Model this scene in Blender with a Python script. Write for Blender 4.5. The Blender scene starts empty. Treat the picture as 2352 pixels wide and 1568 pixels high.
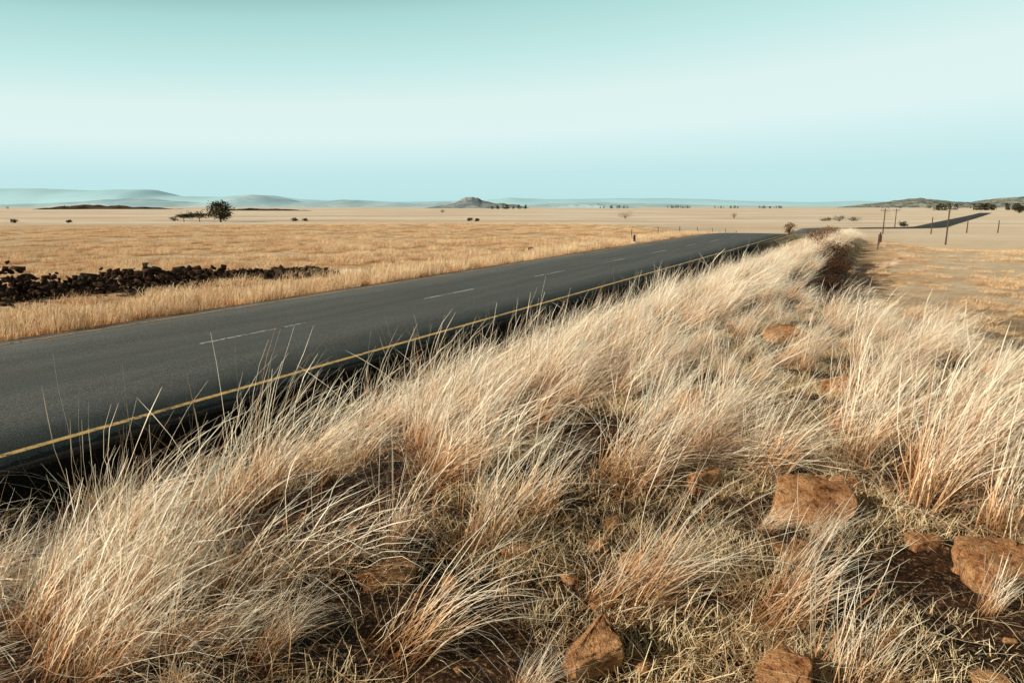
import bpy, bmesh, math, random
import numpy as np
from mathutils import Vector, Matrix, noise as mn
random.seed(7); rng=np.random.default_rng(7)
scene=bpy.context.scene
AL=math.radians(28.4)
DX,DY=math.sin(AL),math.cos(AL)      # road direction ; normal = (DY,-DX)
def s2w(s,n): return s*DX+n*DY, s*DY-n*DX
def w2s(x,y): return x*DX+y*DY, x*DY-y*DX
def ss(v,a,b):
    t=np.clip((v-a)/(b-a+1e-9),0,1); return t*t*(3-2*t)
def lerp(a,b,t): return a+(b-a)*t
def bumps(x,y,f,ph=0.0):
    return (np.sin(x*f*1.0+y*f*.63+ph)+np.sin(-x*f*.71+y*f*1.13+1.7+ph*2)+np.sin(x*f*1.9+y*f*-1.4+.6+ph)*.5+np.sin(x*f*.45-y*f*2.2+2.9)*.5)/3.0

def T0(x,y):
    s,n=w2s(x,y)
    a=np.where(n>-12,lerp(66,38,ss(n,-9,8)),lerp(66,98,ss(-n,18,50)))
    w=np.where(n>-12,70.0,lerp(70,120,ss(-n,18,50)))
    D=np.hypot(x,y)
    z=-3.2*ss(y,a,a+w)-4.0*ss(D,600,3000)
    z=z+bumps(x,y,.012)*.8*ss(D,260,700)
    return z
def terrain(x,y):
    x=np.asarray(x,float); y=np.asarray(y,float)
    s,n=w2s(x,y)
    D=np.hypot(x,y)
    z=T0(x,y)
    B=1.2-.46*ss(s,8,42)-.71*ss(s,50,84)
    e=ss(s,3,20)
    w1=lerp(1.6,-3.2,e); w2=lerp(7.5,-1.2,e)
    zr=-.35
    ditch=-.42*ss(n,-8.38,-7.9)
    up=(B+.42)*ss(n,-7.4,-2.2)
    dn=-(B-zr)*ss(n,w1,w2)
    far=1-ss(s,78,120)
    z=z+(ditch+up+dn)*far
    bank=ss(n,-8.1,-7)*(1-ss(D,60,110))
    z=z+bank*(bumps(x,y,2.3)*.05+bumps(x,y,6.1,2.)*.028+bumps(x,y,17,1.)*.010)
    left=ss(-n,16.6,17.3)
    z=z-.16*left*far+left*(1-ss(D,100,200))*bumps(x,y,.5)*.05
    ur=ss(n,-16.6,-16.45)*(1-ss(n,-8.5,-8.38))
    return z-.07*ur*far
def gz(x,y): return float(terrain(np.array([x]),np.array([y]))[0])

# ------------------------------------------------------------ material helpers
def L(c):
    return tuple(((v/255)/12.92 if v/255<=.04045 else ((v/255+.055)/1.055)**2.4) for v in c)
class M:
    def __init__(self,name,rough=.9):
        self.m=bpy.data.materials.new(name); self.m.use_nodes=True
        self.nt=self.m.node_tree; self.b=self.nt.nodes['Principled BSDF']
        self.b.inputs['Roughness'].default_value=rough
        self.b.inputs['Specular IOR Level'].default_value=.15
    def n(self,t,**k):
        nd=self.nt.nodes.new(t)
        for a,v in k.items(): setattr(nd,a,v)
        return nd
    def l(self,a,b): self.nt.links.new(a,b)
    def pos(self):
        return self.n('ShaderNodeNewGeometry').outputs['Position']
    def obj(self): return self.n('ShaderNodeTexCoord').outputs['Object']
    def map(self,v,sc,rot=0):
        m=self.n('ShaderNodeMapping'); m.inputs['Scale'].default_value=sc; m.inputs['Rotation'].default_value[2]=rot
        self.l(v,m.inputs['Vector']); return m.outputs[0]
    def noise(self,v,scale,detail=4,rough=.6,dist=0):
        n=self.n('ShaderNodeTexNoise'); n.inputs['Scale'].default_value=scale; n.inputs['Detail'].default_value=detail
        n.inputs['Roughness'].default_value=rough; n.inputs['Distortion'].default_value=dist
        self.l(v,n.inputs['Vector']); return n.outputs['Fac']
    def mr(self,v,a,b,c=0,d=1,smooth=True):
        m=self.n('ShaderNodeMapRange'); 
        if smooth: m.interpolation_type='SMOOTHSTEP'
        for i,x in zip((1,2,3,4),(a,b,c,d)): m.inputs[i].default_value=x
        self.l(v,m.inputs[0]); return m.outputs[0]
    def math(self,op,a,b=None):
        m=self.n('ShaderNodeMath',operation=op)
        for i,x in enumerate((a,b)):
            if x is None: continue
            if isinstance(x,(int,float)): m.inputs[i].default_value=x
            else: self.l(x,m.inputs[i])
        return m.outputs[0]
    def mix(self,f,a,b):
        m=self.n('ShaderNodeMix',data_type='RGBA')
        if isinstance(f,(int,float)): m.inputs[0].default_value=f
        else: self.l(f,m.inputs[0])
        for i,x in ((6,a),(7,b)):
            if isinstance(x,tuple): m.inputs[i].default_value=(*x[:3],1)
            else: self.l(x,m.inputs[i])
        return m.outputs[2]
    def dot(self,v,vec):
        m=self.n('ShaderNodeVectorMath',operation='DOT_PRODUCT'); m.inputs[1].default_value=vec; self.l(v,m.inputs[0]); return m.outputs['Value']
    def length(self,v):
        m=self.n('ShaderNodeVectorMath',operation='LENGTH'); self.l(v,m.inputs[0]); return m.outputs['Value']
    def bump(self,h,st,dist):
        b=self.n('ShaderNodeBump'); b.inputs['Strength'].default_value=st; b.inputs['Distance'].default_value=dist
        self.l(h,b.inputs['Height']); self.l(b.outputs[0],self.b.inputs['Normal'])
    def col(self,c):
        if isinstance(c,tuple): self.b.inputs['Base Color'].default_value=(*c[:3],1)
        else: self.l(c,self.b.inputs['Base Color'])
        return self

# ground
g=M('ground_mat'); P=g.pos()
nn=g.dot(P,(DY,-DX,0)); sd=g.dot(P,(DX,DY,0)); D=g.length(P)
n1=g.noise(P,7,5,.7); n2=g.noise(P,45,4,.7); n3=g.noise(P,1.3,4,.6)
soil=g.mix(g.mr(n1,.35,.65),(.014,.007,.004),(.10,.043,.018))
soil=g.mix(g.mr(n2,.52,.64),soil,(.48,.28,.14))
soil=g.mix(g.mr(n3,.60,.75,0,.4),soil,(.08,.07,.025))
f1=g.noise(P,.35,6,.7); f2=g.noise(g.map(P,(.8,1.3,1)),2.2,6,.75); f0=g.noise(g.map(P,(.03,.11,1)),1.6,5,.65)
field=g.mix(g.mr(f1,.35,.65),(.80,.47,.22),(1.,.76,.49))
field=g.mix(g.mr(f2,.48,.66,0,.65),field,(.36,.16,.06))
field=g.mix(g.mr(f0,.52,.66,0,.45),field,(.48,.24,.10))
f3=g.noise(g.map(P,(.006,.02,0)),1,6,.65)
pale=g.mix(g.mr(f3,.4,.6),(.84,.60,.39),(1.,.84,.64))
f4=g.noise(g.map(P,(.0025,.014,0)),1.7,5,.6)
pale=g.mix(g.mr(f4,.60,.67,0,.6),pale,(.34,.22,.13))
f5=g.noise(g.map(P,(.02,.10,0)),1.7,5,.6)
pale=g.mix(g.mr(f5,.56,.66,0,.45),pale,(.50,.32,.17))
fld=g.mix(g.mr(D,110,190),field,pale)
fld=g.mix(g.mr(D,1500,7000,0,.75),fld,L((204,224,218)))  # fades to pale teal with distance: aerial haze painted into the ground
rightpale=g.math('MULTIPLY',g.mr(nn,-1,5),g.mr(sd,14,34))
fld=g.mix(g.math('MULTIPLY',rightpale,.55),fld,(1.,.80,.56))
bankm=g.math('MULTIPLY',g.mr(nn,-8.7,-8.3),g.math('SUBTRACT',1.0,g.mr(D,14,32)))
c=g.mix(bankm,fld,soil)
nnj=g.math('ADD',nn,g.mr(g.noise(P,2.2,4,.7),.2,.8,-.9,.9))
lee_shade=g.math('MULTIPLY',g.mr(nnj,-3.4,-2.4),g.mr(nnj,.6,-.4)); lee_shade=g.math('MULTIPLY',lee_shade,g.math('MULTIPLY',g.mr(sd,16,22),g.mr(sd,50,40)))
c=g.mix(g.math('MULTIPLY',lee_shade,.85),c,(.09,.045,.022))  # shade of the lee slope painted into the ground as dark brown
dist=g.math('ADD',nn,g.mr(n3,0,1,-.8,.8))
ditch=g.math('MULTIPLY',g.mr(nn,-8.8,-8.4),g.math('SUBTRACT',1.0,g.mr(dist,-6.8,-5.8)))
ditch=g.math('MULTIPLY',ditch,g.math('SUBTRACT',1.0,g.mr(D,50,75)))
c=g.mix(ditch,c,g.mix(g.mr(n2,.5,.7),(.012,.009,.007),(.10,.062,.03)))  # dark soil, with the shade below the asphalt edge painted in
lv=g.math('MULTIPLY',g.mr(nn,-17.1,-16.6),g.mr(nn,-16.3,-16.5)); lv=g.math('MULTIPLY',lv,g.mr(D,70,45))
c=g.mix(g.math('MULTIPLY',lv,.8),c,(.12,.07,.04))
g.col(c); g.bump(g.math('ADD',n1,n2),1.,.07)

# asphalt
a=M('asphalt_mat',.85); P=a.pos()
sN=a.n('ShaderNodeCombineXYZ'); a.l(a.math('MULTIPLY',a.dot(P,(DX,DY,0)),.10),sN.inputs[0]); a.l(a.dot(P,(DY,-DX,0)),sN.inputs[1])
lane=a.noise(sN.outputs[0],1.3,3,.5); gr=a.noise(P,55,3,.85); pa=a.noise(P,.9,6,.7); g2=a.noise(P,22,4,.8)
c=a.mix(a.mr(lane,.34,.66),(.086,.096,.089),(.130,.135,.124))
c=a.mix(a.mr(pa,.42,.7,0,.6),c,(.118,.100,.084))
c=a.mix(a.mr(gr,.5,.66,0,.9),c,(.36,.35,.32))
c=a.mix(a.mr(gr,.47,.33,0,.9),c,(.016,.018,.017))
c=a.mix(a.mr(g2,.48,.30,0,.6),c,(.034,.036,.034))
an=a.dot(P,(DY,-DX,0)); ane=a.math('ADD',an,a.mr(a.noise(P,3,5,.7),.2,.8,-.12,.12))
c=a.mix(a.mr(ane,-8.58,-8.5,0,.7),c,(.022,.020,.018))
a.col(c); a.bump(gr,.6,.008)
def linemat(name,col,lo,hi):
    m=M(name,.7); P=m.pos(); w=m.noise(P,9,6,.8); w2=m.noise(P,.8,3,.5)
    k=m.math('ADD',w,m.mr(w2,.3,.7,-.06,.06))
    m.col(m.mix(m.mr(k,lo,hi),(.10,.095,.085),m.mix(m.noise(P,40,2),tuple(v*.7 for v in col),col))); return m.m
yel=linemat('yellow_paint',(.78,.50,.17),.38,.50)
yel2=linemat('faded_yellow_paint',(.66,.42,.22),.38,.50)
wht=linemat('white_paint',(.66,.68,.64),.42,.54)

def rockmat(name,ca,cb,cc,dark,bs=.6):
    m=M(name,.9); P=m.pos(); a1=m.noise(P,7,7,.7,.8); a2=m.noise(P,38,5,.75); a3=m.noise(P,2.3,3,.5)
    c=m.mix(m.mr(a1,.38,.60),ca,cb); c=m.mix(m.mr(a2,.54,.68,0,.7),c,cc); c=m.mix(m.mr(a2,.46,.34,0,.8),c,dark); c=m.mix(m.mr(a1,.42,.34,0,.85),c,dark)
    m.col(c); m.bump(m.math('ADD',a1,m.math('MULTIPLY',a2,.8)),bs,.06); return m.m
boul=rockmat('sandstone',(.42,.165,.060),(.74,.38,.165),(.94,.66,.40),(.07,.026,.011),.9)
darkrock=rockmat('dark_stone',(.024,.013,.008),(.075,.036,.02),(.30,.16,.09),(.006,.004,.003))

def grassmat(name,root,mid,tip,brown,transl=.2,bm=.3):
    m=M(name,.8); nt=m.nt
    at=m.n('ShaderNodeAttribute',attribute_name='tcol'); sp=m.n('ShaderNodeSeparateColor'); m.l(at.outputs['Color'],sp.inputs[0])
    oi=m.n('ShaderNodeObjectInfo')
    c=m.mix(m.mr(sp.outputs[1],.0,.4),root,mid); c=m.mix(m.mr(sp.outputs[1],.2,.65),c,tip)  # dark roots and near-white tips also paint shade and highlights into natural straw
    c=m.mix(m.mr(sp.outputs[0],.62,1.0,0,.9),c,brown)
    c=m.mix(m.mr(oi.outputs['Random'],.6,1.0,0,bm),c,brown)
    dif=m.n('ShaderNodeBsdfDiffuse'); tr=m.n('ShaderNodeBsdfTranslucent'); mx=m.n('ShaderNodeMixShader')
    m.l(c,dif.inputs[0]); m.l(c,tr.inputs[0]); mx.inputs[0].default_value=transl
    m.l(dif.outputs[0],mx.inputs[1]); m.l(tr.outputs[0],mx.inputs[2])
    m.l(mx.outputs[0],nt.nodes['Material Output'].inputs[0]); return m.m
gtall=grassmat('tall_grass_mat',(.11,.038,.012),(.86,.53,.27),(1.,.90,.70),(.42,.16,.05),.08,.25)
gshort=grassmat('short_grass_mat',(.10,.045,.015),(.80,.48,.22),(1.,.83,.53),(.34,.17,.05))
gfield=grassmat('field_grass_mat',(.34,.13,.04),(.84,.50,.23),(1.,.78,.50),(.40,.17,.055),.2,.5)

# ------------------------------------------------------------ mesh helpers
def mesh_np(name,V,F,mats,smooth=False,mi=None):
    me=bpy.data.meshes.new(name)
    V=np.asarray(V,np.float32); F=np.asarray(F,np.int32); k=F.shape[1]
    me.vertices.add(len(V)); me.vertices.foreach_set('co',V.ravel())
    me.loops.add(F.size); me.loops.foreach_set('vertex_index',F.ravel())
    me.polygons.add(len(F)); me.polygons.foreach_set('loop_start',np.arange(0,F.size,k,dtype=np.int32))
    me.polygons.foreach_set('loop_total',np.full(len(F),k,np.int32))
    if smooth: me.polygons.foreach_set('use_smooth',np.ones(len(F),bool))
    for m in mats: me.materials.append(m)
    if mi is not None: me.polygons.foreach_set('material_index',np.asarray(mi,np.int32))
    me.update(); me.validate()
    return me
def add(name,me,loc=(0,0,0),rot=(0,0,0),parent=None):
    o=bpy.data.objects.new(name,me); o.location=loc; o.rotation_euler=rot
    scene.collection.objects.link(o)
    if parent: o.parent=parent
    return o
def empty(name,loc=(0,0,0),rot=(0,0,0)):
    return add(name,None,loc,rot)
def gridfaces(nr,nc):
    i=np.arange(nr-1)[:,None]*nc+np.arange(nc-1)[None,:]
    return np.stack([i,i+1,i+nc+1,i+nc],-1).reshape(-1,4)

# ground sheet
def grow(start,step,end,g=1.05):
    out=[];v=start
    while abs(v)<abs(end):
        v+=step; out.append(v); step*=g
    return out
S=list(reversed(grow(-8,-.2,-4000,1.09)))+list(np.arange(-8,18,.09))+grow(18,.12,16000,1.05)
N=list(reversed(grow(-18,-.2,-16000,1.06)))+[-18,-17.6,-17.2,-17,-16.8,-16.6,-16.5,-16.4,-14,-12.4,-10,-8.7]+list(np.arange(-8.5,7,.09))+grow(7,.12,12000,1.06)
S=np.array(S);N=np.array(N)
SS,NN=np.meshgrid(S,N,indexing='ij'); X,Y=s2w(SS,NN); Z=terrain(X,Y)
V=np.stack([X,Y,Z],-1).reshape(-1,3)
F=gridfaces(len(S),len(N))[:,::-1]
add('ground',mesh_np('ground',V,F,[g.m],True))

# road
def roadpath():
    pts=[];s=-60.0;x,y=s2w(s,-12.45)
    ang=AL; d=0
    while d<1700:
        q=s+d
        pts.append((x,y,ang,q))
        st=.25 if q<25 else (1. if q<290 else 8.)
        ang=AL-math.radians(1.5)*float(ss(np.array(q),70,90))+math.radians(56)*float(ss(np.array(q),192,212))-math.radians(47)*float(ss(np.array(q),218,246))
        x+=math.sin(ang)*st; y+=math.cos(ang)*st; d+=st
    return np.array(pts)
RP=roadpath()
def ribbon(offs,zoffs,lo,hi,jit=None,nojit=()):
    sel=RP[(RP[:,3]>=lo-1e-6)&(RP[:,3]<=hi+1e-6)]
    rz=T0(sel[:,0],sel[:,1])+.10*ss(sel[:,3],70,110)
    rows=[]
    for k,(o,zo) in enumerate(zip(offs,zoffs)):
        oo=np.full(len(sel),o,float)
        if jit is not None and jit[k]: oo=oo+jit[k]*(bumps(sel[:,3],sel[:,3]*.3,3.1)+.7*bumps(sel[:,3],sel[:,3],9.))
        rows.append(np.stack([sel[:,0]+oo*np.cos(sel[:,2]),sel[:,1]-oo*np.sin(sel[:,2]),rz+zo],-1))
    V=np.stack(rows,1).reshape(-1,3)
    return V,gridfaces(len(sel),len(offs))
V,F=ribbon([-4.15,-4.05,-2,0,2,4.0,4.05],[-.3,0,.01,.02,.01,-.005,-.3],-60,700,[.03,.03,0,0,0,.04,.05])
road=empty('road')
add('asphalt',mesh_np('asphalt',V,F,[a.m]),parent=road)
def crown(o): return .02-abs(o)*.005 if abs(o)<=2 else (.01-(abs(o)-2)*.0049 if o<0 else .01-(o-2)*.0075)
def line(name,o,w,lo,hi,m):
    V,F=ribbon([o-w/2,o+w/2],[crown(o-w/2)+.006,crown(o+w/2)+.006],lo,hi); return V,F
V,F=line('n',3.6,.12,-60,400,yel); add('near_edge_line',mesh_np('near_edge_line',V,F,[yel]),parent=road)
V,F=line('n',-3.65,.12,-60,400,yel2); add('far_edge_line',mesh_np('far_edge_line',V,F,[yel2]),parent=road)
Vs=[];Fs=[];c0=0
for k in range(-6,14):
    lo=9.25+k*8.0
    lo=round(lo*4)/4
    if lo>20: lo=round(lo)
    V,F=line('d',0,.10,lo,lo+3,wht)
    if len(V)<4: continue
    Vs.append(V);Fs.append(F+c0);c0+=len(V)
add('centre_dashes',mesh_np('centre_dashes',np.concatenate(Vs),np.concatenate(Fs),[wht]),parent=road)

# ------------------------------------------------------------ grass
def blades(base,Ln,az,ph0,ph1,w,K=6,seed=.3,wob=.25,face=.75):
    n=len(Ln); t=np.linspace(0,1,K+1)
    P=np.zeros((n,K+1,3)); P[:,0]=base
    azk=az.copy(); kink=np.zeros(n)
    for k in range(1,K+1):
        tm=(t[k]+t[k-1])/2
        kink+=np.where(rng.random(n)<.06,rng.normal(0,.5,n),0)
        ph=ph0+ph1*tm**1.2+kink+rng.normal(0,.05,n); st=Ln/K
        azk=azk+(rng.random(n)-.5)*wob
        P[:,k]=P[:,k-1]+np.stack([np.sin(ph)*np.cos(azk)*st,np.sin(ph)*np.sin(azk)*st,np.cos(ph)*st],-1)
    P[:,:,2]=np.maximum(P[:,:,2],base[:,None,2]*.5)
    a2=-.65+rng.normal(0,face,n)
    side=np.stack([np.cos(a2),np.sin(a2),(rng.random(n)-.5)*.6],-1)
    wd=w[:,None]*(1-.75*t[None,:])
    sh=(rng.random(n)<seed)[:,None]*np.where((t>.72)&(t<.99),1.8,0)[None,:]
    wd=wd*(1+sh)
    A=P+side[:,None,:]*wd[...,None]/2; Bq=P-side[:,None,:]*wd[...,None]/2
    V=np.stack([A,Bq],2).reshape(-1,3)
    b=(np.arange(n)*(K+1)*2)[:,None]+np.arange(K)[None,:]*2
    F=np.stack([b,b+1,b+3,b+2],-1).reshape(-1,4)
    col=np.zeros((n,K+1,2,4)); col[...,0]=rng.random(n)[:,None,None]; col[...,1]=t[None,:,None]; col[...,3]=1
    return V,F,col.reshape(-1,4)
def tuftobj(name,parts,mat):
    Vs=[];Fs=[];Cs=[];c=0
    for V,F,C in parts: Vs.append(V);Fs.append(F+c);Cs.append(C);c+=len(V)
    me=mesh_np(name,np.concatenate(Vs),np.concatenate(Fs),[mat])
    at=me.color_attributes.new('tcol','FLOAT_COLOR','POINT'); at.data.foreach_set('color',np.concatenate(Cs).astype(np.float32).ravel())
    return bpy.data.objects.new(name,me)
def disc(n,r):
    rr=np.sqrt(rng.random(n))*r; a=rng.random(n)*6.283
    return np.stack([rr*np.cos(a),rr*np.sin(a),np.full(n,-.03)],-1)
def tall(n,r,Lm,w,lean,bend,spread):
    b=disc(n,r); Ln=Lm*(.35+.75*rng.random(n)**.8)
    az=rng.normal(0,spread,n); fl=rng.random(n)<.12; az[fl]+=rng.normal(0,1.8,fl.sum())
    return blades(b,Ln,az,lean+rng.normal(0,.18,n),bend*rng.normal(1.,.5,n),w*(.5+.9*rng.random(n)))
def flat(n,r,Lm,w):
    b=disc(n,r); b[:,2]=.01+rng.random(n)*.05
    return blades(b,Lm*(.4+.8*rng.random(n)),rng.random(n)*6.283,1.35+rng.normal(0,.10,n),.2*rng.random(n),np.full(n,w),K=4,seed=0,wob=.5)
def mat_(n,r,Lm,w):
    b=disc(n,r)
    return blades(b,Lm*(.4+.9*rng.random(n)),rng.normal(0,1.6,n),.2+.7*rng.random(n),1.1*rng.random(n),w*(.6+.8*rng.random(n)),K=3,seed=0,face=1.2)
kinds={'tall':[], 'short':[], 'field':[]}
for i in range(10):
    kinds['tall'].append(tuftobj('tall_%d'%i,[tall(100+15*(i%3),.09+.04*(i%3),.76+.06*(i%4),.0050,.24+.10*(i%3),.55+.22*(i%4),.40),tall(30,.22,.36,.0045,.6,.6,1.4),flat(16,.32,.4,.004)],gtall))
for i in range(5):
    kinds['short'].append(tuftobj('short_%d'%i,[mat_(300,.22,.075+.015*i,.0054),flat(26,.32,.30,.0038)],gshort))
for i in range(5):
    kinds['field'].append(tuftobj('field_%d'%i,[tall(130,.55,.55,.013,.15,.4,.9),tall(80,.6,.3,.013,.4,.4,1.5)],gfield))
def scatter(name,kind,pts,rotz,scl,tilt=None,idx=None):
    n=len(pts); x,y=pts[:,0],pts[:,1]; z=terrain(x,y)
    me=bpy.data.meshes.new(name); me.vertices.add(n)
    me.vertices.foreach_set('co',np.stack([x,y,z],-1).astype(np.float32).ravel())
    r=np.zeros((n,3)); r[:,2]=rotz
    if tilt is not None: r[:,1]=tilt
    A=me.attributes.new('rot','FLOAT_VECTOR','POINT'); A.data.foreach_set('vector',r.astype(np.float32).ravel())
    A=me.attributes.new('scl','FLOAT_VECTOR','POINT'); A.data.foreach_set('vector',np.asarray(scl,np.float32).ravel())
    A=me.attributes.new('idx','INT','POINT'); A.data.foreach_set('value',(idx if idx is not None else rng.integers(0,len(kinds[kind]),n)).astype(np.int32))
    o=add(name,me)
    ng=bpy.data.node_groups.new(name+'_gn','GeometryNodeTree')
    ng.interface.new_socket('Geometry',in_out='INPUT',socket_type='NodeSocketGeometry'); ng.interface.new_socket('Geometry',in_out='OUTPUT',socket_type='NodeSocketGeometry')
    gi=ng.nodes.new('NodeGroupInput'); go=ng.nodes.new('NodeGroupOutput'); j=ng.nodes.new('GeometryNodeJoinGeometry')
    def attr(nm,t):
        q=ng.nodes.new('GeometryNodeInputNamedAttribute'); q.data_type=t; q.inputs[0].default_value=nm
        return [s for s in q.outputs if s.enabled and s.name=='Attribute'][0]
    ar=attr('rot','FLOAT_VECTOR'); asx=attr('scl','FLOAT_VECTOR'); ai=attr('idx','INT')
    e2r=ng.nodes.new('FunctionNodeEulerToRotation'); ng.links.new(ar,e2r.inputs[0])
    for k,ob in enumerate(kinds[kind]):
        cmp=ng.nodes.new('FunctionNodeCompare'); cmp.data_type='INT'; cmp.operation='EQUAL'
        ints=[s for s in cmp.inputs if s.type=='INT']; ng.links.new(ai,ints[0]); ints[1].default_value=k
        ip=ng.nodes.new('GeometryNodeInstanceOnPoints'); oi=ng.nodes.new('GeometryNodeObjectInfo'); oi.inputs['Object'].default_value=ob
        ng.links.new(gi.outputs[0],ip.inputs['Points']); ng.links.new(cmp.outputs[0],ip.inputs['Selection'])
        ng.links.new(oi.outputs['Geometry'],ip.inputs['Instance']); ng.links.new(e2r.outputs[0],ip.inputs['Rotation']); ng.links.new(asx,ip.inputs['Scale'])
        ng.links.new(ip.outputs[0],j.inputs[0])
    ng.links.new(j.outputs[0],go.inputs[0])
    md=o.modifiers.new('instances','NODES'); md.node_group=ng
    return o
def inview(x,y,m=2.5):
    return (y>.6)&(np.abs(x)<.80*y+m)
def sample(s0,s1,n0,n1,dens):
    k=int((s1-s0)*(n1-n0)*dens); s=s0+(s1-s0)*rng.random(k); n=n0+(n1-n0)*rng.random(k)
    x,y=s2w(s,n); m=inview(x,y); return x[m],y[m],s[m],n[m]
# --- tall bank grass
pts=[];sc=[]
for (s0,s1,dens) in ((-4,12,9),(12,30,6),(30,85,3)):
    x,y,s,n=sample(s0,s1,-7.5,14 if s1<31 else 1,dens)
    e=ss(s,4,20)
    p=np.ones(len(x))
    p*=ss(n,-7.2+.5*bumps(s,n,1.4),-5.0)
    bare=(x>-.65+.52*(y-2))&(x<3.0)&(y<3.5+(x-.28)*.58)
    near=(y<2.0)&(x>-1.2); 
    edge=lerp(7.,-2.2,e); p*=np.where(n>edge,.05,1)
    clump=bumps(x,y,2.9,1.)+.6*bumps(x,y,1.0,3.)
    right=ss(n,-1.5,.5)
    p*=np.clip(lerp(.70,.50,right)+1.6*clump,.04,1)
    p=np.where(bare,.05,p); p=np.where(near,0,p)
    m=rng.random(len(x))<p
    x,y,n,s=x[m],y[m],n[m],s[m]
    k=np.clip(.82+.24*rng.normal(0,1,m.sum()),.4,1.3)*np.where(n<-5.5,.66,1.)*(1-.3*(y<2.6))
    k*=np.where((x>3.0)&(y<6),1.15,1)
    k*=np.where((n>-2)&(y>=6),.76,1)
    k*=np.where(s>30,.95,1)
    wd=np.where(s>30,1.5,np.where(s>12,1.15,1.))
    pts.append(np.stack([x,y],-1)); sc.append(np.stack([k*wd,k*wd,k],-1))
ft=np.array([(.47,2.55),(.55,2.65),(.40,2.62),(1.05,2.5),(1.15,2.6),(.68,3.8),(.75,3.9),(.6,3.95),(-1.65,2.25),(-1.75,2.4),(-1.5,2.5),(-1.2,2.7),(2.25,3.5),(2.4,3.7),(2.7,3.9),(2.5,3.3),(2.9,4.3),(3.1,3.9),(2.6,4.1),(3.3,4.6),(2.2,4.2),(-.9,2.9),(-.6,3.2),(.1,3.6),(1.3,4.6),(1.0,4.8),(1.6,5.),(1.5,3.1),(2.0,2.6),(.05,2.1),(1.3,3.25)])
fs=np.array([.85,.8,.7,.8,.75,1.,1.05,.9]+[.95]*4+[1.1]*9+[.85]*6+[.32,.35,.3,.3])
ftl=np.zeros(len(ft)); ftl[:5]=.5; ftl[5:8]=.1
pts.append(ft); sc.append(np.stack([fs,fs,fs],-1))
pts=np.concatenate(pts); sc=np.concatenate(sc); nb=len(pts)
tl=rng.normal(.14,.17,nb); tl[-len(ft):]=ftl+.05
rz=rng.normal(0.05,.38,nb); rz[-len(ft):][:5]=.45
scatter('tall_dry_grass','tall',pts,rz,sc,tilt=tl)
# --- short turf
x,y,s,n=sample(-4,9,-8.1,7,26)
m=rng.random(len(x))<np.clip(.55+.95*bumps(x,y,3.1,.4)+.6*bumps(x,y,7),.10,1)*np.where(n<-6.2,.16,1)*np.where((y>2.6+.5*x)&(n<-1),.45,1); x,y=x[m],y[m]
x2,y2,s2,n2=sample(9,26,-8.1,10,3.0); m=(n2>-6.5)|(rng.random(len(x2))<.3); x2,y2=x2[m],y2[m]
x=np.concatenate([x,x2]);y=np.concatenate([y,y2]); k=.55+.7*rng.random(len(x))
scatter('short_dry_grass','short',np.stack([x,y],-1),rng.normal(0,1.3,len(x)),np.stack([k,k,k],-1))
# --- field grass
P_=[];S_=[]
def fld_(s0,s1,n0,n1,dens,k0,k1,hs=1.):
    x,y,s,n=sample(s0,s1,n0,n1,dens); c=np.clip(.55+.8*bumps(x,y,.35,.7)+.5*bumps(x,y,1.3),.05,1)
    c=np.where((n<-22.8)&(n>-28.6)&(s<22),0.02,c)
    m=rng.random(len(x))<c
    x,y=x[m],y[m]; k=k0+(k1-k0)*rng.random(len(x)); P_.append(np.stack([x,y],-1)); S_.append(np.stack([k*1.2,k*1.2,k*hs],-1))
x,y,s,n=sample(-5,75,-19.6,-16.9,4.0); k=.6+.6*rng.random(len(x)); P_.append(np.stack([x,y],-1)); S_.append(np.stack([k*.8,k*.8,k],-1))
fld_(-10,50,-52,-19.2,1.5,.45,.95,.8)
fld_(-20,110,-95,-19.5,.45,.8,1.4,.45)
fld_(50,90,-19.5,-17,1.0,.8,1.1)
fld_(22,95,-.2,50,.4,.7,1.2,.35)
fld_(11,44,-.6,26,1.3,.3,.6,.6)
P_=np.concatenate(P_);S_=np.concatenate(S_)
scatter('field_grass','field',P_,rng.normal(0,.6,len(P_)),S_)

# ------------------------------------------------------------ rocks
def rockgeo(seed,sx,sy,sz,npts=16,cuts=3,rough=.06):
    r=random.Random(seed); bm=bmesh.new()
    for _ in range(npts):
        v=Vector((r.gauss(0,1),r.gauss(0,1),r.gauss(0,1))).normalized()
        v=Vector([math.copysign(abs(q)**.5,q) for q in v])*r.uniform(.85,1.1)
        v.z=min(v.z,.62+.1*v.x)
        bm.verts.new(v)
    bmesh.ops.convex_hull(bm,input=bm.verts[:])
    lo=[v for v in bm.verts if not v.link_faces]
    bmesh.ops.delete(bm,geom=lo,context='VERTS')
    if cuts>1: bmesh.ops.bevel(bm,geom=bm.edges[:],offset=.05,segments=2,affect='EDGES',profile=.5)
    bmesh.ops.triangulate(bm,faces=bm.faces[:])
    bmesh.ops.subdivide_edges(bm,edges=bm.edges[:],cuts=cuts,use_grid_fill=True)
    bmesh.ops.triangulate(bm,faces=bm.faces[:])
    for v in bm.verts:
        q=v.co*1.3+Vector((seed*3.1,0,0))
        d=mn.fractal(q,.7,2.1,5)*rough*1.6-max(0,.10-abs(mn.noise(q*1.1)))*rough*16
        v.co+=v.co.normalized()*d
        v.co=Vector((v.co.x*sx,v.co.y*sy,v.co.z*sz))
    if cuts>1: bmesh.ops.smooth_vert(bm,verts=bm.verts[:],factor=.2,use_axis_x=True,use_axis_y=True,use_axis_z=True)
    bm.verts.index_update()
    V=np.array([v.co[:] for v in bm.verts])
    F=np.array([[v.index for v in f.verts] for f in bm.faces]); bm.free()
    return V,F
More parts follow.
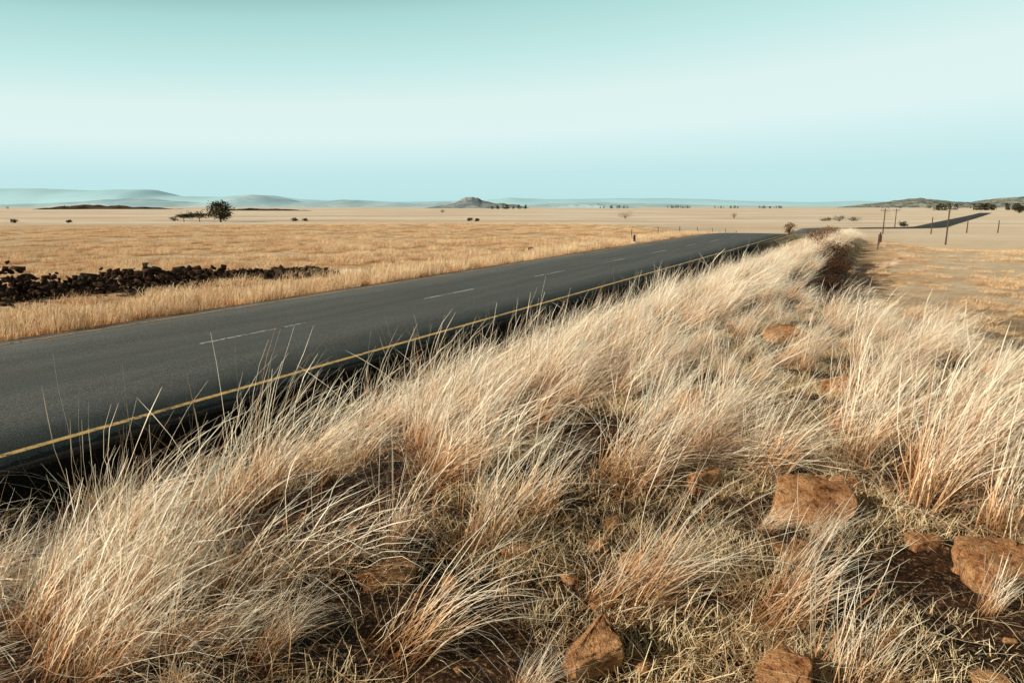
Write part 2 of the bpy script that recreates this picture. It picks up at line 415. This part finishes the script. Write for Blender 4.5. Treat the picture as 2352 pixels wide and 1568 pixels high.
def joinrocks(name,items,mat):
    Vs=[];Fs=[];c=0
    for V,F in items: Vs.append(V);Fs.append(F+c);c+=len(V)
    return add(name,mesh_np(name,np.concatenate(Vs),np.concatenate(Fs),[mat],False))
def rotV(V,rz,rx=0):
    R=np.array(Matrix.Rotation(rz,3,'Z')@Matrix.Rotation(rx,3,'X')); return V@R.T
rocks=[(.27,2.27,.13,.12,.19,.3,0.2),(1.62,3.42,.24,.22,.20,.2,.45),(.95,2.08,.11,.22,.15,-.5,.25),(2.22,2.85,.20,.18,.15,.1,.3),(1.8,4.35,.14,.11,.14,0,.2),
(1.45,5.15,.13,.15,.34,.4,.2),(1.13,3.85,.12,.09,.18,.5,0),(-.28,2.76,.045,.04,.07,0,0),(-.57,2.8,.14,.08,.07,.5,.3),(-1.1,2.78,.11,.09,.09,0,0.2),
(2.7,4.95,.22,.14,.12,.1,.2),(3.4,8.5,.28,.22,.2,.1,0.2),(.43,3.2,.05,.04,.06,0,0),(.56,3.4,.07,.05,.07,.6,0),(1.68,2.12,.07,.06,.06,0,0),(1.47,2.38,.07,.06,.05,0,0),
(2.05,3.15,.1,.07,.07,.3,0),(2.95,5.9,.2,.14,.2,.2,0),(.37,2.6,.06,.04,.06,.2,0),(.62,2.95,.13,.09,.07,-.3,0.2),(1.95,3.85,.13,.09,.11,.3,0),(.02,3.05,.08,.06,.06,.3,0),(1.35,3.0,.12,.1,.06,.3,0.2)]
for i,(x,y,sx,sy,sz,rz_,rx) in enumerate(rocks):
    V,F=rockgeo(i+31,sx,sy,sz,17,6 if sx>.1 else 3,.075)
    V=rotV(V,rz_,rx)
    add('boulder',mesh_np('boulder',V,F,[boul],False),(x,y,gz(x,y)+sz*(.12 if i<8 else .05)))
it=[]
for i in range(1100):
    s=random.uniform(-2,11);n=random.uniform(-5.5,5); x,y=s2w(s,n)
    if y<1.5: continue
    k=random.uniform(.010,.03)*(1 if random.random()<.9 else 2.4)
    V,F=rockgeo(i+100,k,k*.8,k*.6,9,1,.05); V=rotV(V,random.random()*6); it.append((V+np.array([x,y,gz(x,y)+k*.15]),F))
joinrocks('scattered_stones',it,boul)
# tumbled dark stone wall on the far side
it=[]
for i in range(4800):
    s=random.uniform(-14,24) ; f=max(0,min(1,(s-8)/16))
    hgt=1.25*(1-f**1.2*.8)*(.78+.14*math.sin(s*1.7)+.16*math.sin(s*4.3)+.12*math.sin(s*9))
    cn=-26.0+f*2.2+.3*math.sin(s*.9)
    dn=random.gauss(0,1.3); n=cn+dn
    top=max(.06,hgt*math.exp(-(dn/1.4)**2))
    x,y=s2w(s,n); z=gz(x,y)+random.random()**.6*top-.05
    k=random.uniform(.04,.16)*(2.1 if random.random()<.05 else 1)
    V,F=rockgeo(i+900,k*random.uniform(.8,1.5),k,k*random.uniform(.6,1),9,1,.05); V=rotV(V,random.random()*6,random.random()); it.append((V+np.array([x,y,z]),F))
joinrocks('stone_wall',it,darkrock)

# ------------------------------------------------------------ trees
bark=M('bark').col((.05,.032,.02)).m
def leafmat(nm,a_,b_):
    m=M(nm); m.col(m.mix(m.mr(m.noise(m.pos(),1.3,3),.35,.65),a_,b_)); return m.m
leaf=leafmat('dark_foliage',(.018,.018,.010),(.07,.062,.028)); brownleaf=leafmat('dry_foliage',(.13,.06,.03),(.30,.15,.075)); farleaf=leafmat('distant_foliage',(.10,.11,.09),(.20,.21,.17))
def cone(p0,p1,r0,r1,k=6):
    p0=Vector(p0);p1=Vector(p1);d=(p1-p0).normalized(); u=d.orthogonal().normalized(); v=d.cross(u)
    V=[p+(u*math.cos(6.283*i/k)+v*math.sin(6.283*i/k))*r for p,r in((p0,r0),(p1,r1)) for i in range(k)]
    F=[(i,(i+1)%k,k+(i+1)%k,k+i) for i in range(k)]
    return [tuple(q) for q in V],F
def tree(name,x,y,h,w,kind='round',lm=leaf,seed=0,nclump=60,q=.3,dens=26):
    r=random.Random(seed); V=[];F=[];MI=[]
    def addg(v,f,m):
        b=len(V); V.extend(v); F.extend([tuple(i+b for i in t) for t in f]); MI.extend([m]*len(f))
    th=h*(.28 if kind=='round' else .5 if kind=='flat' else .15)
    addg(*cone((0,0,-.3),(.05*h*.3,0,th),h*.05,h*.035),0)
    limbs=[]
    for i in range(8 if kind!='bush' else 5):
        an=i*6.283/8+r.random()*.6; rr=w*.5*r.uniform(.45,.8); e=(rr*math.cos(an),rr*math.sin(an),h*r.uniform(.6,.88))
        mid=(e[0]*.45,e[1]*.45,th+(e[2]-th)*.6)
        addg(*cone((.015*h,0,th*.85),mid,h*.025,h*.016,5),0); addg(*cone(mid,e,h*.016,h*.006,5),0); limbs.append(e)
    for i in range(nclump):
        an=r.random()*6.283; u=r.random()**.5
        if kind=='flat': cz=h*(.86+.1*r.random()-.12*u*u); cr=w*.5*u
        elif kind=='bare': cz=h*(.3+.65*r.random()); cr=w*.5*u*math.sin(min(1,cz/h)*2.4)
        else:
            zz=r.uniform(-1,1); cz=h*(.58+.38*zz); cr=w*.5*u*math.sqrt(max(.05,1-zz*zz*.8))*r.uniform(.8,1.08)
        c=(cr*math.cos(an),cr*math.sin(an),max(q*.6,cz)); R=w*.085*r.uniform(.6,1.4)
        for j in range(dens):
            p=Vector(c)+Vector((r.gauss(0,R),r.gauss(0,R),r.gauss(0,R*.7)))
            nrm=Vector((r.gauss(0,1),r.gauss(0,1),r.gauss(0,1)+.4)).normalized(); u1=nrm.orthogonal().normalized()*q*r.uniform(.5,1); v1=nrm.cross(u1)*.6
            addg([tuple(p+u1),tuple(p+v1),tuple(p-u1),tuple(p-v1)],[(0,1,2,3)],1)
    me=bpy.data.meshes.new(name); me.from_pydata(V,[],F); me.materials.append(bark); me.materials.append(lm); me.polygons.foreach_set('material_index',MI)
    return add(name,me,(x,y,gz(x,y)),(0,0,r.random()*6))
tree('broadleaf_tree',-108,257,7.2,8.8,'round',seed=3,nclump=95,q=.34,dens=34)
tree('acacia_tree',-119,264,3.0,7.5,'flat',seed=4,nclump=40)
tree('acacia_tree',-124,262,2.6,5.0,'flat',seed=5,nclump=30)
for i,(x,y,h,w) in enumerate([(-132,271,1.8,3.4),(-85,271,1.2,2.8),(-81,272,1.,2.4),(-16.5,271,1.3,2.6),(-13.6,272,1.0,1.8),(-61,612,3.0,4.4),(115,203,1.3,3),(128,271,1.8,6),(134,272,1.4,5),(124,274,1.2,5),(-176,245,1.2,2.6),(-190,250,1.2,2.6),(-158,247,1.0,1.8)]):
    tree('shrub',x,y,h,w,'bush',seed=20+i,nclump=22,q=.2,dens=18)
tree('bare_tree',53,325,3.2,8,'bare',brownleaf,seed=8,nclump=50,q=.16,dens=10)
tree('bare_tree',104,325,2.6,3,'bare',brownleaf,seed=9,nclump=24,q=.16,dens=10)
tree('small_tree',57,142,2.7,2.6,'round',brownleaf,seed=10,nclump=30,q=.15,dens=18)
tree('small_tree',397,544,6.,7,'round',leaf,seed=12,nclump=50,q=.4)
shadedbrown=leafmat('shaded_bracken',(.035,.016,.008),(.13,.06,.03))  # darker copy of the dry foliage; lee-side shade put into the colour
for i,(s,n,h,w) in enumerate([(47,-3.6,.8,2.2),(53,-3.4,.8,1.6),(22,-1.6,.40,2.0),(24.5,-1.9,.45,2.2),(27,-1.7,.40,2.4),(30.5,-2.1,.5,2.4),(34,-2.0,.5,2.6),(37,-2.4,.55,2.2),(41,-2.2,.5,2.6),(19.5,-1.3,.35,1.6)]):
    x,y=s2w(s,n); tree('dry_bush',x,y,h,w,'bush',brownleaf if i<2 else shadedbrown,seed=14+i,nclump=44,q=.045,dens=36)
def treeline(name,segs,mat):
    V=[];F=[];r=random.Random(5)
    for (x0,y0,x1,y1,h,num,gap) in segs:
        for i in range(num):
            t=r.random()
            if math.sin(t*19+x0)<gap: continue
            x=x0+(x1-x0)*t;y=y0+(y1-y0)*t+r.gauss(0,8);z=gz(x,y);hh=h*r.uniform(.5,1.15);ww=hh*r.uniform(.35,.7)
            for j in range(46):
                zz=r.uniform(.08,1); p=Vector((x+r.gauss(0,ww*.45)*(1.1-zz*.6),y+r.gauss(0,ww*.45),z+hh*zz))
                nrm=Vector((r.gauss(0,1),r.gauss(0,1),r.gauss(0,1))).normalized(); u1=nrm.orthogonal().normalized()*hh*.14; v1=nrm.cross(u1)*.8
                b=len(V);V+= [tuple(p+u1),tuple(p+v1),tuple(p-u1),tuple(p-v1)];F.append((b,b+1,b+2,b+3))
    me=bpy.data.meshes.new(name); me.from_pydata(V,[],F); me.materials.append(mat); add(name,me)
treeline('distant_trees',[(575,890,690,890,8,70,-.4),(540,887,556,887,8,8,-2),(-680,812,-585,812,5,30,-.3),(-44,1530,30,1530,8,22,-.6)],leaf)
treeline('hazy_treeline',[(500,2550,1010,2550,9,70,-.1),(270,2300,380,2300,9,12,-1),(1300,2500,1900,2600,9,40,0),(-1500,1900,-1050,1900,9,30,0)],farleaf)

# ------------------------------------------------------------ hills
def hill(name,D,prof,depth,mat,base,nz=.05,nx=220,nv=14,seed=0):
    xs=np.linspace(prof[0][0],prof[-1][0],nx); h=np.interp(xs,[p[0] for p in prof],[p[1] for p in prof])
    V=[]
    for j in range(nv):
        v=-1+2*j/(nv-1)
        for i in range(nx):
            hh=(h[i]-base)*(1-v*v)**.8
            fr=mn.fractal(Vector((xs[i]/depth*2.4+seed,v*1.3,seed)),1.,2.,5)
            hh=hh*(1+nz*fr*2*(1-abs(v)*.2))
            V.append((xs[i],D+v*depth,base-1+hh))
    F=gridfaces(nv,nx)
    add(name,mesh_np(name,V,F,[mat],True))
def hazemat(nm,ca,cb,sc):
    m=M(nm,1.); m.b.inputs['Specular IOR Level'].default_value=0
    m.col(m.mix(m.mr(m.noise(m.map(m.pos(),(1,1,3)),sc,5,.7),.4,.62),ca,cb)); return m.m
hzA=hazemat('far_hill_mat',(.52,.80,.86),(.56,.84,.89),.002)  # pale teal aerial haze painted into the hill colour
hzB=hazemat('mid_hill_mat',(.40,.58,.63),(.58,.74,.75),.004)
hzC=hazemat('kopje_mat',(.15,.20,.21),(.38,.38,.35),.02)
hzD=hazemat('burnt_hill_mat',(.035,.028,.022),(.14,.09,.06),.03)
hzF=hazemat('bushy_hill_mat',(.12,.14,.12),(.42,.40,.32),.03)
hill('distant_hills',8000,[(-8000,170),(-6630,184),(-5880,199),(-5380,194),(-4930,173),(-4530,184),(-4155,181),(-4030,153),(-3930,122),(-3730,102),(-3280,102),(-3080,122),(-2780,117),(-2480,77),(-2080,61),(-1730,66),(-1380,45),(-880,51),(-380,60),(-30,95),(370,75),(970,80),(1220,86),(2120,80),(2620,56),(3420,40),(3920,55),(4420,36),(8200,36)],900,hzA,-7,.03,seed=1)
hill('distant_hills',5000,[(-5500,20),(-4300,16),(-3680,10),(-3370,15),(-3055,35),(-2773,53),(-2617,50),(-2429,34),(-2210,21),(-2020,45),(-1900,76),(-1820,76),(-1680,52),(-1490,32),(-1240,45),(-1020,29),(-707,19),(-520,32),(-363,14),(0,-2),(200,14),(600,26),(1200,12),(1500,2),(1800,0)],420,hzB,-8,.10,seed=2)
hill('rocky_hill',2500,[(-330,-8),(-212,10),(-190,22),(-165,33),(-140,34),(-110,22),(-70,13),(0,8),(80,-8)],110,hzC,-8,.12,seed=3)
hill('rocky_hill',3000,[(120,-8),(250,6),(360,14),(480,2),(560,-8)],110,hzB,-8,.12,seed=3)
hill('burnt_hill',1400,[(-985,-7),(-934,-1.5),(-899,1.5),(-855,4.2),(-815,3.6),(-776,2.4),(-697,-1.8),(-590,-7)],60,hzD,-7,.15,seed=4)
hill('burnt_hill',900,[(-410,-6.5),(-369,-1.2),(-324,-.1),(-268,-2.2),(-180,-6.5)],40,hzD,-6.6,.15,seed=6)
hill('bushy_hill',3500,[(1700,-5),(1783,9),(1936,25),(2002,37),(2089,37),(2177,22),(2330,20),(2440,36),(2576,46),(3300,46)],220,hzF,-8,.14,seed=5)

# ------------------------------------------------------------ poles, fence, marker
wood=M('weathered_wood'); wood.col(wood.mix(wood.noise(wood.map(wood.obj(),(20,20,2)),3,4),(.05,.033,.022),(.14,.09,.06))); wood=wood.m
steel=M('wire_metal',.5).col((.12,.12,.12)).m; ceram=M('ceramic',.3).col((.5,.5,.48)).m
def mesh_parts(name,geos,mat,**k):
    V=[];F=[]
    for v,f in geos: b=len(V);V+=v;F+=[tuple(i+b for i in t) for t in f]
    me=bpy.data.meshes.new(name); me.from_pydata(V,[],F); me.materials.append(mat); return add(name,me,**k)
def pole(x,y,h,arm=True,rz=0):
    e=empty('utility_pole',(x,y,gz(x,y)),(0,0,rz))
    mesh_parts('post',[cone((0,0,-.5),(0,0,h),.13,.09,10),cone((0,0,h),(0,0,h+.03),.09,.0,10)],wood,parent=e)
    if arm:
        mesh_parts('crossarm',[cone((-.95,.1,h-.35),(.95,.1,h-.35),.06,.06,6),cone((-.55,.1,h-.38),(0,.08,h-.85),.02,.02,5),cone((.55,.1,h-.38),(0,.08,h-.85),.02,.02,5)],wood,parent=e)
        mesh_parts('insulators',[cone((q,.1,h-.3),(q,.1,h-.12),.05,.03,7) for q in(-.85,-.35,.35,.85)],ceram,parent=e)
    return (x,y,gz(x,y)+h-.12)
tops=[pole(68,108,5.9,True,-.5),pole(80,149,5.4,True,-.5),pole(104,188,5.2,True,-.5)]
pole(91,150,3.6,False);pole(102,155,3.5,False);pole(109,155,2.8,False)
wg=[]
for off in(-.85,.85):
    for p,q in zip([(50,55,gz(50,55)+5.3)]+tops[:-1],tops):
        N_=10; pr=None
        for i in range(N_+1):
            t=i/N_; c=(p[0]+(q[0]-p[0])*t+off*.88,p[1]+(q[1]-p[1])*t-off*.48,p[2]+(q[2]-p[2])*t-.7*4*t*(1-t))
            if pr: wg.append(cone(pr,c,.008,.008,4))
            pr=c
pole(50,55,5.4,True,-.5)
mesh_parts('overhead_wire',wg,steel)
def fence(name,nfun,s0,s1,st,h):
    e=empty(name); geo=[];wr=[];pr=None
    s=s0
    while s<s1:
        x,y=s2w(s,nfun(s)); z=gz(x,y); geo.append(cone((x,y,z-.2),(x+random.uniform(-.04,.04),y,z+h*random.uniform(.9,1.05)),.04,.035,7))
        if pr:
            for q in(.35,.65,.92): wr.append(cone((pr[0],pr[1],pr[2]+h*q),(x,y,z+h*q),.005,.005,4))
        pr=(x,y,z); s+=st
    mesh_parts('posts',geo,wood,parent=e); mesh_parts('wires',wr,steel,parent=e)
fence('wire_fence',lambda s:-.4,58,110,8,1.1)
fence('wire_fence',lambda s:-19.5,58,110,8,1.0)
# km marker post
x,y=s2w(51,-16.9); e=empty('marker_post',(x,y,gz(x,y)))
wp=M('white_marker',.6).col((.75,.74,.7)).m; bp=M('black_marker',.6).col((.02,.02,.02)).m
mesh_parts('base',[cone((0,0,-.1),(0,0,.20),.22,.17,8),cone((0,0,.20),(0,0,.24),.17,.06,8)],wp,parent=e)
mesh_parts('stem',[cone((0,0,.24),(0,0,.66),.09,.08,8),cone((0,0,.66),(0,0,.72),.11,.06,8)],bp,parent=e)
x,y=s2w(38,-19.2)
V,F=rockgeo(77,.22,.16,.22,14,2); add('dark_boulder',mesh_np('dark_boulder',V,F,[darkrock]),(x,y,gz(x,y)+.35))

# ------------------------------------------------------------ light & sky
az=Vector((-.92,-.39)).normalized(); EL=math.radians(24)
sun=bpy.data.lights.new('sun','SUN'); sun.energy=5; sun.angle=math.radians(.5); sun.color=(1,.92,.79)
so=bpy.data.objects.new('sun',sun); scene.collection.objects.link(so)
tosun=Vector((az.x*math.cos(EL),az.y*math.cos(EL),math.sin(EL)))
so.rotation_euler=(-tosun).to_track_quat('-Z','Y').to_euler()
w=bpy.data.worlds.new('World'); scene.world=w; w.use_nodes=True; nt=w.node_tree; bg=nt.nodes['Background']
sky=nt.nodes.new('ShaderNodeTexSky'); sky.sky_type='NISHITA'; sky.sun_disc=False; sky.sun_elevation=EL; sky.sun_rotation=math.atan2(az.x,az.y)
tc=nt.nodes.new('ShaderNodeTexCoord'); sep=nt.nodes.new('ShaderNodeSeparateXYZ'); nt.links.new(tc.outputs['Generated'],sep.inputs[0])
def wm(op,a_,b_):
    q=nt.nodes.new('ShaderNodeMath'); q.operation=op
    for i,v in enumerate((a_,b_)):
        if isinstance(v,(int,float)): q.inputs[i].default_value=v
        else: nt.links.new(v,q.inputs[i])
    return q.outputs[0]
f=wm('MULTIPLY',sep.outputs[2],wm('SUBTRACT',1.0,wm('MULTIPLY',sep.outputs[0],.40)))
cr=nt.nodes.new('ShaderNodeValToRGB'); nt.links.new(f,cr.inputs[0])
stops=[(0,(190,231,232)),(.045,(197,234,236)),(.10,(224,246,245)),(.145,(223,245,242)),(.20,(198,236,233)),(.26,(174,220,216)),(.31,(134,182,178)),(.38,(46,70,74)),(.6,(11,19,25))]
els=cr.color_ramp.elements
els[0].position=stops[0][0]; els[0].color=(*L(stops[0][1]),1); els[1].position=stops[-1][0]; els[1].color=(*L(stops[-1][1]),1)
for p,c in stops[1:-1]: q=els.new(p); q.color=(*L(c),1)
sc_=nt.nodes.new('ShaderNodeVectorMath'); sc_.operation='SCALE'; sc_.inputs['Scale'].default_value=10.; nt.links.new(cr.outputs[0],sc_.inputs[0])
mx=nt.nodes.new('ShaderNodeMix'); mx.data_type='RGBA'; mx.inputs[0].default_value=.96
nt.links.new(sky.outputs[0],mx.inputs[6]); nt.links.new(sc_.outputs[0],mx.inputs[7]); nt.links.new(mx.outputs[2],bg.inputs[0]); bg.inputs[1].default_value=.1

cam=bpy.data.cameras.new('camera'); co=bpy.data.objects.new('camera',cam); scene.collection.objects.link(co); scene.camera=co
cam.lens=24; cam.sensor_width=36; cam.clip_end=40000; cam.clip_start=.05
co.location=(0,0,2.87); co.rotation_euler=(math.radians(90-11.25),0,0)
scene.view_settings.view_transform='Standard'; scene.view_settings.look='None'; scene.view_settings.exposure=0
